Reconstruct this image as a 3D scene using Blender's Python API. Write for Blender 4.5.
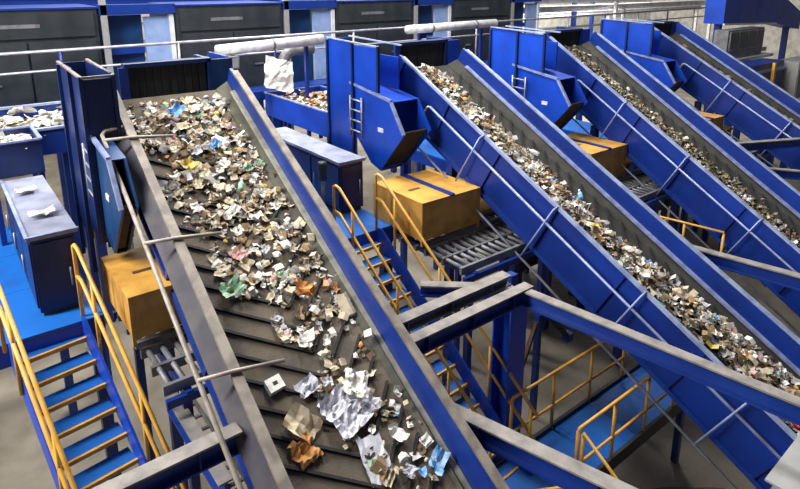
import bpy, math, random
from mathutils import Vector, Matrix
random.seed(7)
scene = bpy.context.scene
for o in list(bpy.data.objects):
    bpy.data.objects.remove(o)
R = math.radians

# ------------------------------------------------------------------ camera
cam_d = bpy.data.cameras.new('camera')
cam = bpy.data.objects.new('camera', cam_d)
scene.collection.objects.link(cam)
cam.location = (0, 0, 8.0)
cam.rotation_euler = (R(90 - 14.0), 0, R(-38.2))
cam_d.sensor_fit = 'HORIZONTAL'
cam_d.sensor_width = 36
cam_d.lens = 36 * 598 / 800
cam_d.shift_y = -(244.5 - 130) / 800
cam_d.clip_end = 300
scene.camera = cam

# ------------------------------------------------------------------ world, lamps, exposure
world = bpy.data.worlds.new('world')
scene.world = world
world.use_nodes = True
bg = world.node_tree.nodes['Background']
bg.inputs[0].default_value = (0.86, 0.93, 1.0, 1)
bg.inputs[1].default_value = 0.085

def area(name, loc, tgt, sx, sy, power, col=(1, 0.97, 0.92)):
    d = bpy.data.lights.new(name, 'AREA')
    d.shape = 'RECTANGLE'
    d.size, d.size_y, d.energy, d.color = sx, sy, power, col
    o = bpy.data.objects.new(name, d)
    scene.collection.objects.link(o)
    o.location = loc
    o.rotation_euler = (Vector(tgt) - Vector(loc)).to_track_quat('-Z', 'Y').to_euler()
    return o
# rows of hall lamps under the roof, plus one added for the back wall
area('hall_lamp_row', (-7, 9, 13), (3, 7.5, 4), 2.0, 12, 3600)
area('hall_lamp_row', (6, 12, 15), (6, 8, 4), 1.6, 12, 2500)
area('hall_lamp_row', (16, 12, 15), (14, 8, 4), 2.0, 12, 1300)
area('hall_lamp_row', (28, 22, 14), (30, 30, 6), 2.0, 12, 9000)  # added to brighten the cream back wall
area('hall_lamp_row', (8, 22, 14), (8, 19, 4), 12, 2, 1100)

vs = scene.view_settings
vs.view_transform = 'Standard'
vs.look = 'None'
vs.gamma = 1
vs.use_curve_mapping = False
vs.exposure = 0.15

# ------------------------------------------------------------------ materials
def mat(name, col, rough=0.5, metal=0.0, col2=None, scale=6.0, detail=4.0, lo=0.4, hi=0.65, bump=0.0, bscale=30, alpha=1, trans=0.0):
    m = bpy.data.materials.new(name)
    m.use_nodes = True
    nt = m.node_tree
    b = nt.nodes['Principled BSDF']
    b.inputs['Base Color'].default_value = (*col, 1)
    b.inputs['Roughness'].default_value = rough
    b.inputs['Metallic'].default_value = metal
    if trans:
        b.inputs['Transmission Weight'].default_value = trans
    tc = nt.nodes.new('ShaderNodeTexCoord')
    if col2:
        n = nt.nodes.new('ShaderNodeTexNoise')
        n.inputs['Scale'].default_value = scale
        n.inputs['Detail'].default_value = detail
        nt.links.new(tc.outputs['Object'], n.inputs['Vector'])
        r = nt.nodes.new('ShaderNodeValToRGB')
        r.color_ramp.elements[0].position = lo
        r.color_ramp.elements[1].position = hi
        r.color_ramp.elements[0].color = (*col, 1)
        r.color_ramp.elements[1].color = (*col2, 1)
        nt.links.new(n.outputs['Fac'], r.inputs[0])
        nt.links.new(r.outputs[0], b.inputs['Base Color'])
    if bump:
        n2 = nt.nodes.new('ShaderNodeTexNoise')
        n2.inputs['Scale'].default_value = bscale
        n2.inputs['Detail'].default_value = 3
        nt.links.new(tc.outputs['Object'], n2.inputs['Vector'])
        bp = nt.nodes.new('ShaderNodeBump')
        bp.inputs['Strength'].default_value = bump
        bp.inputs['Distance'].default_value = 0.02
        nt.links.new(n2.outputs['Fac'], bp.inputs['Height'])
        nt.links.new(bp.outputs[0], b.inputs['Normal'])
    return m

M = {}
M['blue'] = mat('blue_paint', (0.006, 0.060, 0.50), 0.38, 0, (0.004, 0.036, 0.32), 1.6, 5, 0.38, 0.72)
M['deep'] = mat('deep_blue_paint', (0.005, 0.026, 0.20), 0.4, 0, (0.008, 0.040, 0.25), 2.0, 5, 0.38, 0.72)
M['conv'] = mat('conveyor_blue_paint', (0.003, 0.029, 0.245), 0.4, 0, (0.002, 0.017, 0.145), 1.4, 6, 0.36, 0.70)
M['navy'] = mat('navy_paint', (0.004, 0.013, 0.080), 0.4, 0, (0.006, 0.028, 0.13), 2.2, 5, 0.4, 0.75)  # blue paint with the shade of housing, cabinets and hopper put into its colour
M['plum'] = mat('dusty_violet_steel', (0.028, 0.026, 0.048), 0.6, 0, (0.065, 0.058, 0.068), 4, 6)
M['tanpipe'] = mat('tan_dusty_pipe', (0.33, 0.29, 0.25), 0.5, 0.15, (0.22, 0.19, 0.17), 7, 4)
M['lip'] = mat('worn_steel_lip', (0.40, 0.39, 0.33), 0.5, 0.1, (0.26, 0.25, 0.20), 6, 5)
M['teal'] = mat('teal_blue_paint', (0.004, 0.045, 0.15), 0.45, 0, (0.006, 0.026, 0.09), 3, 4)
M['floorblue'] = mat('blue_floor_plate', (0.008, 0.13, 0.52), 0.45, 0, (0.012, 0.07, 0.30), 1.6, 6, 0.42, 0.75, 0.15, 60)
M['rim'] = mat('dusty_steel_edge', (0.24, 0.21, 0.18), 0.6, 0.1, (0.13, 0.11, 0.10), 5, 5)
M['rimblue'] = mat('worn_pale_edge', (0.33, 0.40, 0.60), 0.5, 0.1, (0.20, 0.24, 0.42), 5, 5)
M['pipe'] = mat('galvanised_pipe', (0.42, 0.43, 0.50), 0.4, 0.45, (0.30, 0.28, 0.30), 7, 4)
M['railblue'] = mat('pale_blue_rail', (0.28, 0.35, 0.58), 0.4, 0.2, (0.20, 0.22, 0.42), 7, 4)
M['flange'] = mat('dusty_flange', (0.25, 0.23, 0.215), 0.8, 0, (0.13, 0.12, 0.12), 5, 6, 0.4, 0.7)
M['yellow'] = mat('yellow_paint', (0.74, 0.40, 0.065), 0.45, 0, (0.58, 0.27, 0.03), 6, 5, 0.45, 0.75)
M['orange'] = mat('orange_yellow_board', (0.62, 0.33, 0.060), 0.6, 0, (0.40, 0.18, 0.025), 3.2, 6, 0.42, 0.72)
M['belt'] = mat('dusty_rubber', (0.150, 0.120, 0.088), 0.85, 0, (0.075, 0.064, 0.054), 2.4, 6, 0.42, 0.68, 0.3, 40)
M['rubber'] = mat('black_rubber', (0.010, 0.009, 0.010), 0.75, 0, (0.022, 0.020, 0.018), 6, 4)
M['darkbelt'] = mat('dark_belt_rubber', (0.030, 0.030, 0.026), 0.8, 0, (0.060, 0.056, 0.046), 2.6, 6, 0.42, 0.7)
M['skirt'] = mat('grey_green_skirt', (0.105, 0.102, 0.075), 0.8, 0, (0.055, 0.055, 0.045), 4, 6)
M['concrete'] = mat('stained_concrete', (0.34, 0.30, 0.24), 0.85, 0, (0.20, 0.175, 0.14), 1.1, 8, 0.38, 0.7, 0.15, 30)
M['dark'] = mat('dark_machine_grey', (0.030, 0.036, 0.042), 0.5, 0, (0.016, 0.020, 0.024), 2.4, 5)
M['lightpanel'] = mat('pale_blue_panel', (0.30, 0.42, 0.68), 0.4, 0, (0.22, 0.32, 0.58), 3, 4)
M['white'] = mat('white_paint', (0.78, 0.78, 0.80), 0.45, 0, (0.60, 0.60, 0.64), 3, 4)
M['cream'] = mat('cream_cladding', (0.74, 0.72, 0.66), 0.6, 0, (0.52, 0.49, 0.43), 2, 5)
M['grey'] = mat('grey_steel', (0.23, 0.235, 0.25), 0.5, 0.3, (0.13, 0.13, 0.14), 5, 5)
M['midgrey'] = mat('light_grey_panel', (0.33, 0.33, 0.33), 0.65, 0, (0.25, 0.25, 0.25), 3, 5)
M['silver'] = mat('silver_duct', (0.85, 0.85, 0.87), 0.3, 0.2, (0.6, 0.6, 0.62), 5, 3)
M['cabtop'] = mat('pale_dusty_lid', (0.30, 0.32, 0.42), 0.5, 0.1, (0.19, 0.21, 0.31), 3, 5)
M['glass'] = mat('dark_glass', (0.03, 0.04, 0.05), 0.12, 0)
M['rust'] = mat('rusty_brace', (0.10, 0.045, 0.022), 0.7, 0.1, (0.05, 0.03, 0.02), 6, 5)
M['red'] = mat('red_plastic', (0.55, 0.02, 0.02), 0.5)
M['heap'] = mat('dark_soil_waste', (0.085, 0.070, 0.052), 0.9, 0, (0.16, 0.14, 0.11), 3, 8, 0.42, 0.7, 0.6, 25)
W = {}
def wm(k, a, b, sc=14, rough=0.75):
    W[k] = mat('waste_' + k, a, rough, 0, b, sc, 5, 0.42, 0.62, 0.2, 60)
wm('white', (0.82, 0.80, 0.76), (0.62, 0.60, 0.56))
wm('cream', (0.66, 0.57, 0.42), (0.50, 0.42, 0.30))
wm('tan', (0.36, 0.25, 0.14), (0.24, 0.16, 0.09))
wm('brown', (0.17, 0.11, 0.06), (0.10, 0.065, 0.04))
wm('grey', (0.33, 0.31, 0.29), (0.20, 0.19, 0.18))
wm('blue', (0.08, 0.28, 0.62), (0.35, 0.50, 0.70))
wm('green', (0.22, 0.40, 0.26), (0.40, 0.50, 0.38))
wm('yellow', (0.66, 0.50, 0.08), (0.55, 0.45, 0.20))
wm('orange', (0.62, 0.30, 0.08), (0.45, 0.22, 0.08))
wm('pink', (0.66, 0.36, 0.36), (0.55, 0.40, 0.40))
wm('lilac', (0.66, 0.66, 0.74), (0.48, 0.48, 0.56))
wm('black', (0.02, 0.018, 0.016), (0.05, 0.04, 0.035))
wm('moss', (0.20, 0.19, 0.10), (0.12, 0.10, 0.06))

# ------------------------------------------------------------------ mesh helpers
col = scene.collection
class MB:
    def __init__(s):
        s.v = []; s.f = []; s.m = []; s.cur = 0
    def add(s, vs_, fs):
        b = len(s.v)
        s.v += [tuple(p) for p in vs_]
        for f in fs:
            s.f.append([b + i for i in f]); s.m.append(s.cur)
        return s
    def obox(s, c, ax, ay, az):
        c = Vector(c); ax = Vector(ax); ay = Vector(ay); az = Vector(az)
        p = [c + i * ax + j * ay + k * az for i in (-1, 1) for j in (-1, 1) for k in (-1, 1)]
        return s.add(p, [(0, 1, 3, 2), (4, 6, 7, 5), (0, 4, 5, 1), (2, 3, 7, 6), (0, 2, 6, 4), (1, 5, 7, 3)])
    def box(s, x0, x1, y0, y1, z0, z1):
        return s.obox(((x0 + x1) / 2, (y0 + y1) / 2, (z0 + z1) / 2), ((x1 - x0) / 2, 0, 0), (0, (y1 - y0) / 2, 0), (0, 0, (z1 - z0) / 2))
    def bar(s, p, q, w, h, up=(0, 0, 1)):
        p = Vector(p); q = Vector(q); d = q - p; up = Vector(up)
        side = d.cross(up).normalized(); u = side.cross(d).normalized()
        return s.obox((p + q) / 2, d / 2, side * w / 2, u * h / 2)
    def tube(s, pts, r, n=8):
        pts = [Vector(p) for p in pts]
        rings = []
        for i, p in enumerate(pts):
            if i == 0: d = pts[1] - p
            elif i == len(pts) - 1: d = p - pts[i - 1]
            else: d = (pts[i + 1] - p).normalized() + (p - pts[i - 1]).normalized()
            d.normalize()
            a = d.orthogonal().normalized() if i == 0 else (rings[-1][1] - d * rings[-1][1].dot(d)).normalized()
            b = d.cross(a)
            rings.append(([p + r * (math.cos(t) * a + math.sin(t) * b) for t in [2 * math.pi * k / n for k in range(n)]], a))
        vs_ = [v for rr in rings for v in rr[0]]
        fs = []
        for i in range(len(pts) - 1):
            for k in range(n):
                fs.append((i * n + k, i * n + (k + 1) % n, (i + 1) * n + (k + 1) % n, (i + 1) * n + k))
        fs.append(tuple(reversed(range(n))))
        fs.append(tuple(range((len(pts) - 1) * n, len(pts) * n)))
        return s.add(vs_, fs)
    def prism(s, poly, ext):
        poly = [Vector(p) for p in poly]; e = Vector(ext); n = len(poly)
        return s.add(poly + [p + e for p in poly], [tuple(range(n))[::-1], tuple(range(n, 2 * n))] + [(i, (i + 1) % n, n + (i + 1) % n, n + i) for i in range(n)])
    def mesh(s, name, mats, smooth=False):
        me = bpy.data.meshes.new(name)
        me.from_pydata(s.v, [], s.f)
        if not isinstance(mats, (list, tuple)): mats = [mats]
        for m in mats: me.materials.append(m)
        if len(mats) > 1: me.polygons.foreach_set('material_index', s.m)
        if smooth: me.polygons.foreach_set('use_smooth', [True] * len(me.polygons))
        me.update()
        import bmesh
        bm = bmesh.new(); bm.from_mesh(me)
        bmesh.ops.recalc_face_normals(bm, faces=bm.faces)
        bm.to_mesh(me); bm.free()
        return me
    def build(s, name, m, parent=None, smooth=False, label=None):
        o = bpy.data.objects.new(name, s.mesh(name, m, smooth))
        col.objects.link(o)
        if parent: o.parent = parent
        if label: o['label'] = label
        return o
def link(name, me, parent=None, loc=None, rot=None, sc=None):
    o = bpy.data.objects.new(name, me); col.objects.link(o)
    if parent: o.parent = parent
    if loc is not None: o.location = loc
    if rot is not None: o.rotation_euler = rot
    if sc is not None: o.scale = sc
    return o
def tag(o, label, cat, group=None, kind=None):
    o['label'] = label; o['category'] = cat
    if group: o['group'] = group
    if kind: o['kind'] = kind
    return o
def thing(name, label, cat, loc=(0, 0, 0), rot=(0, 0, 0), group=None):
    o = bpy.data.objects.new(name, None); col.objects.link(o)
    o.empty_display_size = 0.2
    o.location = loc; o.rotation_euler = rot
    return tag(o, label, cat, group)
def struct(name, mb, m):
    o = mb.build(name, m); o['kind'] = 'structure'; return o
def rbox(mb, x0, x1, y0, y1, z0, z1, t=0.0):
    return mb.box(x0, x1, y0, y1, z0, z1)

# ------------------------------------------------------------------ the hall
struct('floor', MB().box(-14, 60, -8, 34, -0.2, 0), M['concrete'])
wb = struct('wall_back', MB().box(-14, 60, 33.6, 34, 0, 13), M['cream'])
for i in range(12):
    p = MB().box(-14, 60, 33.45, 33.62, 0.4 + i * 0.9, 0.48 + i * 0.9).build('cladding_rail', M['midgrey'], wb)
wr = struct('wall_right', MB().box(59.6, 60, -8, 33.6, 0, 13), M['cream'])
struct('wall_left', MB().box(-14, -13.6, -8, 33.6, 0, 13), M['cream'])

# ------------------------------------------------------------------ conveyors
INC = R(29)
ANCH = ['the bare chevron belt', 'the paper-laden belt', 'the brown-green waste belt', 'the outermost conveyor']
CONV = []     # root matrices
def cleat_mesh():
    mb = MB()
    for e in ((-0.84, 0.48), (0.66, 0.38)):
        mb.bar((0.05, -0.22, -0.405), (e[0], e[1], -0.405), 0.030, 0.04)
    return mb.mesh('cleat', M['rubber'])
CLEAT = cleat_mesh()
def strip_mesh():
    return MB().box(-0.055, 0.055, -0.01, 0.01, -0.66, 0).mesh('curtain_strip', M['rubber'])
STRIP = strip_mesh()

def conveyor(i, xc, head, label, s0=-1.2, s1=10.45, lipA=-0.30, lipB=-0.42, first_cleat=0.0):
    root = thing('inclined_conveyor', label, 'conveyor', (xc, 0, 1.597), (INC, 0, R(head)), 'inclined belt conveyors')
    rm = M['rim'] if i == 0 else M['rimblue']
    hw = 0.92
    be = 0.72 if i == 0 else 0.64
    wallm = M['deep'] if i == 0 else M['conv']
    # walls
    MB().box(-hw, -hw + 0.05, s0, s1, -0.90, -0.02).build('side_wall', wallm, root)
    MB().box(hw - 0.05, hw, s0, s1, -0.98, -0.02).build('side_wall', wallm, root)
    w = 0.075 if i == 0 else 0.035
    MB().box(-hw - w + 0.02, -hw + 0.05, s0, s1 - 0.1, -0.03, 0.012).build('rim_flange', rm, root)
    MB().box(hw - 0.05, hw + w * 0.6, s0, s1 - 0.1, -0.03, 0.012).build('rim_flange', rm, root)
    # lower chord of each wall
    for sg in (-1, 1):
        MB().box(sg * hw - 0.04, sg * hw + 0.04, s0, s1, -0.95, -0.88).build('lower_chord', M['deep'], root)
    # sloped rubber skirts with a pale lip
    for sg in (1,):
        p0 = [(be - .02, s0, -0.43 if i else -0.46), (sg * 0.86, s0, lipB), (sg * 0.86, s1, lipA), (be - .02, s1, -0.41)]
        MB().prism(p0, (0, 0, -0.015)).build('skirt', M['skirt'] if i == 0 else M['darkbelt'], root)
        MB().prism([(sg * 0.80, s0, lipB + 0.006), (sg * 0.868, s0, lipB + 0.02), (sg * 0.868, s1 - .3, lipA + 0.02), (sg * 0.80, s1 - .3, lipA + 0.006)], (0, 0, 0.03)).build('skirt_lip', M['lip'] if i == 0 else M['railblue'], root)
    # stiffening ribs on the outside of the near wall
    for s in [s0 + 0.6 + 1.35 * k for k in range(int((s1 - s0 - 0.6) / 1.35) + 1)]:
        MB().box(-hw - 0.045, -hw, s - 0.025, s + 0.025, -0.88, -0.04).build('wall_rib', wallm, root)
    belt = MB().box(-0.86, be, s0, s1, -0.45, -0.425).build('belt', M['belt'] if i == 0 else M['darkbelt'], root)
    k = 0
    s = s0 + 0.3
    while s < s1 - 0.5:
        link('cleat', CLEAT, belt, (0, s, 0)); s += 0.31
    MB().box(-0.62, 0.62, s0, s1, -0.86, -0.84).build('return_belt', M['rubber'], root)
    MB().tube([(-0.84, s1 - 0.05, -0.64), (0.84, s1 - 0.05, -0.64)], 0.20, 16).build('head_drum', M['grey'], root, True)
    for s in [s0 + 0.8 + 1.6 * k for k in range(7)]:
        MB().tube([(-0.86, s, -0.55), (0.86, s, -0.55)], 0.06, 8).build('idler_roller', M['grey'], root, True)
    # guard rails on the side facing the stair
    gm = M['tanpipe'] if i == 0 else M['railblue']
    go = -1.02 if i else -1.26
    top = 9.15
    lo = -0.99 if i else -0.02
    if i: MB().tube([(go - .06, s0, -1.12), (go - .06, top, -1.12), (go - .06, top + 0.05, -1.06), (go, top + 0.05, -0.35), (go, top, -0.30)], 0.022, 8).build('guard_rail', M['pipe'], root, True)
    else: MB().tube([(go, s0, -0.02), (go, 9.3, -0.02), (go + .05, 9.38, -0.03), (-0.93, 9.42, -0.03)], 0.026, 8).build('guard_rail', gm, root, True)
    if i != 0:
        MB().tube([(go, s0, -0.30), (go, top, -0.30)], 0.022, 8).build('guard_rail', gm, root, True)
        for s in (7.92, 6.17, 4.45, 2.75, 1.1):
            MB().tube([(go - .06, s, -1.12), (go, s, -0.03), (go + 0.1, s, 0.02)], 0.017, 6).build('rail_post', gm, root, True)
    else:
        for s in (9.1, 7.35, 5.62, 3.9):
            MB().tube([(-1.27, s + 0.08, 0.0), (-0.95, s + .02, 0.035), (-0.46, s - 0.08, 0.05)], 0.021, 8).build('rail_bracket', gm, root, True)
        # dusty sloping drip plate below the near rim
        MB().prism([(-0.93, s0, -0.05), (-1.10, s0, -0.22), (-1.10, s1 - .3, -0.22), (-0.93, s1 - .3, -0.05)], (0, 0, -0.02)).build('drip_plate', M['plum'], root)
    # legs to the floor (upright in the hall)
    CONV.append((root, Matrix.Translation((xc, 0, 1.597)) @ Matrix.Rotation(R(head), 4, 'Z') @ Matrix.Rotation(INC, 4, 'X')))
    mw = CONV[-1][1]; inv = mw.inverted()
    for s in (8.3, 1.9):
        for sg in (-1, 1):
            p = mw @ Vector((sg * 0.84, s, -1.0))
            mb = MB()
            mb.bar(inv @ p, inv @ Vector((p.x, p.y, 0.02)), 0.14, 0.14, (0.01, 1, 0))
            mb.build('leg', M['deep'], root)
    return root

# rotation about z happens after the tilt, so a heading turns the whole line
conveyor(0, 2.715, -0.9, 'wide inclined conveyor with a mostly bare dusty chevron belt and grey steel rim', lipA=-0.27, lipB=-0.62)
conveyor(1, 8.55, 3.4, 'inclined blue conveyor heaped with mixed paper and cartons along one side', s1=10.4)
conveyor(2, 12.25, -3.4, 'inclined blue conveyor covered by a thin brown-green layer of waste', s1=10.6)
conveyor(3, 17.75, 2.0, 'outermost inclined blue conveyor, its belt hidden behind tall railed side walls', s1=10.7)

def cpt(i, v, s, w):
    return CONV[i][1] @ Vector((v, s, w))

# ------------------------------------------------------------------ head housings, feed hoods, chutes
HEADX = [c[1] @ Vector((-0.92, 10.3, 0)) for c in CONV]
def head_box(i, xl, y0, y1, ztop, zbot, m, label, wd):
    t = thing('head_housing', label, 'housing', (xl, y0, 3.9), (0, 0, 0), 'tall head housings')
    h = ztop - 3.9
    hb = zbot - 3.9
    ym = (y1 - y0) * 0.48
    # two tall side panels, front panel, rear panel, corner posts
    MB().box(0, 0.03, ym + 0.03, y1 - y0, 0.5, h).build('side_panel', m, t)
    MB().box(0, 0.03, 0.04, ym - 0.03, hb, h - 0.06).build('side_panel', m, t)
    if i == 0: MB().box(0.03, wd - .03, 0.0, 0.03, hb, h - 0.06).build('front_panel', m, t)
    MB().box(0.03, wd - .03, y1 - y0 - 0.03, y1 - y0, hb, h).build('rear_panel', m, t)
    MB().box(wd - .03, wd, 0.04, y1 - y0, hb if i else h - .6, h - (0 if i == 0 else 0.25)).build('side_panel', m, t)
    for (px, py) in ((-0.02, 0), (-0.02, ym), (-0.02, y1 - y0)) + (((wd, 0), (wd, y1 - y0)) if i == 0 else ()):
        MB().box(px - 0.025, px + 0.025, py - 0.025, py + 0.025, 0 if py > 0 else hb, h - 0.02).build('corner_post', M['navy'], t)
    for (a, b) in (((-0.02, -0.02, h - .03), (-0.02, y1 - y0, h + .02)), ((wd, -0.02, h - .03), (wd, y1 - y0, h + .02))) + ((((-0.02, -0.02, h - .03), (wd, -0.02, h - .03)),) if i == 0 else ()):
        MB().bar(a, b, 0.04, 0.025).build('top_edge', M['rim'] if i == 0 else M['rimblue'], t)
    return t
hm = [M['navy'], M['blue'], M['blue'], M['blue']]  # first housing takes the shade-darkened copy of the same blue
hb_lab = ['tall dark navy sheet metal head housing with open top beside the chevron belt head',
          'tall bright blue sheet metal head housing beside the paper-laden belt head',
          'tall bright blue sheet metal head housing beside the brown-green waste belt head',
          'tall bright blue sheet metal head housing beside the outermost conveyor head']
HSE = [(1.45, 8.25, 9.75, 6.86, 4.6, 0.36), (6.25, 8.55, 10.25, 6.90, 6.05, 0.5), (10.6, 8.35, 9.95, 6.92, 6.05, 0.5), (15.2, 8.45, 10.0, 6.94, 6.05, 0.5)]
for i in range(4):
    head_box(i, *HSE[i][:5], hm[i], hb_lab[i], HSE[i][5])

def feed_hood(i, label):
    xl = HEADX[i].x
    y = 9.45
    t = thing('feed_hood', label, 'feed hood', (xl, y, 5.6), (0, 0, 0), 'feed hoods at the conveyor heads')
    MB().box(0.35, 1.55, 0.12, 0.16, 0.1, 1.2).build('back_sheet', M['rubber'], t)
    MB().box(0.30, 1.60, -0.02, 0.16, 1.14, 1.2).build('hood_lintel', M['navy'], t)
    for k in range(10):
        link('curtain_strip', STRIP, t, (0.42 + 0.117 * k, 0.03 + 0.012 * random.random(), 1.14), (0, 0, R(random.uniform(-14, 14))))
    MB().box(1.55, 1.62, -0.02, 0.6, 0.0, 1.2).build('hood_post', M['navy'], t)
    MB().box(1.62, 1.98, 0.0, 0.05, 0.2, 1.17).build('blue_plate', M['teal'] if i == 0 else M['blue'], t)
    MB().prism([(1.98, -0.1, 0.1), (1.98, 1.1, 0.1), (1.98, 1.1, 1.17), (1.98, 0.3, 1.17), (1.98, -0.1, 0.6)], (0.05, 0, 0)).build('cheek_plate', M['deep'], t)
    MB().box(0.22, 0.35, 0.0, 0.05, 0.1, 1.15).build('blue_plate', M['deep'], t)
    return t
for i in range(4):
    feed_hood(i, 'black rubber curtain feed hood with blue plates over ' + ANCH[i])

def chute(i, x0, y0, wide, m, label):
    t = thing('discharge_chute', label, 'chute', (x0, y0, 3.9), (0, 0, 0), 'discharge chutes beside the conveyors')
    prof = [(1.65, 2.2), (0.36, 2.02), (0.0, 1.5), (0.72, 0.68), (1.0, 0.76), (1.65, 1.35)]
    MB().prism([(0, a, b) for a, b in prof], (0.03, 0, 0)).build('side_sheet', m, t)
    MB().prism([(wide, a, b) for a, b in prof], (0.03, 0, 0)).build('side_sheet', m, t)
    for j, nm in ((0, 'top_sheet'), (3, 'bottom_sheet'), (4, 'rear_sheet')):
        a = prof[j]; b = prof[j + 1]
        MB().prism([(0.03, a[0], a[1]), (wide, a[0], a[1]), (wide, b[0], b[1]), (0.03, b[0], b[1])], (0, 0.012, -0.02)).build(nm, m, t)
    a = prof[1]; b = prof[2]
    MB().bar((-0.01, prof[0][0], prof[0][1] + .02), (-0.01, a[0], a[1] + .02), 0.05, 0.05).build('edge_angle', M['railblue'], t)
    MB().bar((-0.01, a[0], a[1]), (-0.01, b[0], b[1]), 0.05, 0.05).build('edge_angle', M['railblue'], t)
    # rubber flap in the mouth
    c = prof[3]
    MB().prism([(0.05, b[0] + .08, b[1]), (wide - .02, b[0] + .08, b[1]), (wide - .02, c[0], c[1] + .05), (0.05, c[0], c[1] + .05)], (0, 0.02, 0.02)).build('rubber_flap', M['rubber'], t)
    # inspection frame with ladder-like bars on the side
    for zz in (1.3, 1.5, 1.7, 1.9):
        MB().tube([(-0.05, 1.22, zz), (-0.05, 1.6, zz + 0.02)], 0.018, 6).build('side_bar', M['pipe'], t, True)
    for yy in (1.22, 1.6):
        MB().tube([(-0.05, yy, 1.2), (-0.05, yy, 1.98)], 0.018, 6).build('side_bar', M['pipe'], t, True)
    MB().box(-0.012, 0, 0.6, 0.76, 1.42, 1.50).build('sticker', M['white'], t)
    return t
chute(0, 1.50, 7.15, 0.16, M['teal'], 'teal-blue discharge chute with a small white sticker beside the chevron belt')
chute(1, 6.27, 7.85, 0.6, M['blue'], 'bright blue discharge chute above the orange bin of the paper-laden belt')
chute(2, 10.62, 7.6, 0.6, M['blue'], 'bright blue discharge chute above the orange bin of the brown-green waste belt')
chute(3, 15.22, 7.7, 0.6, M['blue'], 'bright blue discharge chute beside the outermost conveyor')

# ------------------------------------------------------------------ platforms, stairs, cabinets, bins, per line
OX = [0.0, 4.5, 9.1, 13.7]
def tread_meshes(w):
    a = MB().box(0.03, w - 0.03, -0.02, 0.24, -0.035, -0.005).mesh('tread', M['floorblue'])
    b = MB().box(0.02, w - 0.02, -0.045, -0.012, -0.045, 0.006).mesh('nosing', M['yellow'])
    return a, b
SW = 0.82
TREAD, NOSE = tread_meshes(SW)
def stairs(i, x, y, z, rotz, n, label):
    t = thing('staircase', label, 'staircase', (x, y, z), (0, 0, R(rotz)), 'stairs down from the platforms')
    g, r = 0.25, 0.20
    L = n * g; H = n * r
    for xx in (0.0, SW - 0.03):
        MB().prism([(xx, 0.05, 0.05), (xx, 0.05, -0.24), (xx, -L, -H - 0.20), (xx, -L, -H + 0.06), (xx, -0.05, 0.05)], (0.03, 0, 0)).build('stringer', M['blue'], t)
    for k in range(n):
        tr = link('tread', TREAD, t, (0, -g * k, -r * (k + 1) + 0.0))
        link('nosing', NOSE, tr)
    for sgn, xx in ((-1, -0.02), (1, SW + 0.02)):
        for hh, nm in ((0.98, 'handrail'), (0.55, 'mid_rail')):
            pts = [(xx, 0.15, -0.1), (xx, 0.15, hh - 0.03), (xx, 0.10, hh), (xx, 0.0, hh - 0.02), (xx, -L, -H + hh - 0.02)] if nm == 'handrail' else [(xx, 0.15, hh), (xx, 0.0, hh - 0.02), (xx, -L, -H + hh - 0.02)]
            MB().tube(pts, 0.024, 8).build(nm, M['yellow'], t, True)
        for q in (0.10, 0.42, 0.74, 0.97):
            MB().tube([(xx, -L * q, -H * q - 0.12), (xx, -L * q, -H * q + 0.95)], 0.022, 8).build('rail_post', M['yellow'], t, True)
    return t
stairs(0, 0.22, 7.50, 3.91, 8.0, 14, 'blue staircase with yellow nosings and handrails below the wide blue platform')
stairs(1, 4.72, 7.50, 3.91, 3.5, 13, 'blue staircase with yellow handrails between the chevron belt and the big orange bin')
stairs(2, 9.35, 7.50, 3.91, 0.0, 13, 'blue staircase with yellow handrails between the paper-laden and brown-green waste belts')
stairs(3, 14.0, 7.50, 3.91, 0.0, 12, 'blue staircase with yellow handrails beside the outermost conveyor')

def platform(i, x0, x1, y0, y1, label):
    t = thing('platform', label, 'platform', (x0, y0, 3.7), (0, 0, 0), 'blue working platforms')
    w, d = x1 - x0, y1 - y0
    nx = max(1, round(w / 1.2)); ny = max(1, round(d / 1.2))
    for a in range(nx):
        for b in range(ny):
            MB().box(a * w / nx + .004, (a + 1) * w / nx - .004, b * d / ny + .004, (b + 1) * d / ny - .004, 0.17, 0.2).build('floor_plate', M['floorblue'], t)
    MB().box(0, w, 0, 0.06, -0.1, 0.168).build('edge_beam', M['blue'], t)
    MB().box(0, w, d - 0.06, d, -0.1, 0.168).build('edge_beam', M['blue'], t)
    MB().box(0, 0.06, 0.06, d - 0.06, -0.1, 0.168).build('edge_beam', M['blue'], t)
    MB().box(w - 0.06, w, 0.06, d - 0.06, -0.1, 0.168).build('edge_beam', M['blue'], t)
    for px in (0.1, w - 0.1):
        for py in (0.15, d - 0.15):
            MB().box(px - .07, px + .07, py - .07, py + .07, -3.68, -0.1).build('leg', M['deep'], t)
    return t
platform(0, -2.6, 1.25, 7.66, 11.7, 'wide bright blue platform at the top of the stairs beside the chevron belt')
platform(1, 4.45, 5.9, 7.66, 11.8, 'narrow blue platform between the chevron belt and the paper-laden belt')
platform(2, 9.2, 10.6, 7.66, 11.8, 'narrow blue platform between the paper-laden and brown-green waste belts')
platform(3, 13.9, 15.2, 7.66, 11.8, 'narrow blue platform next to the outermost conveyor')

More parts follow.
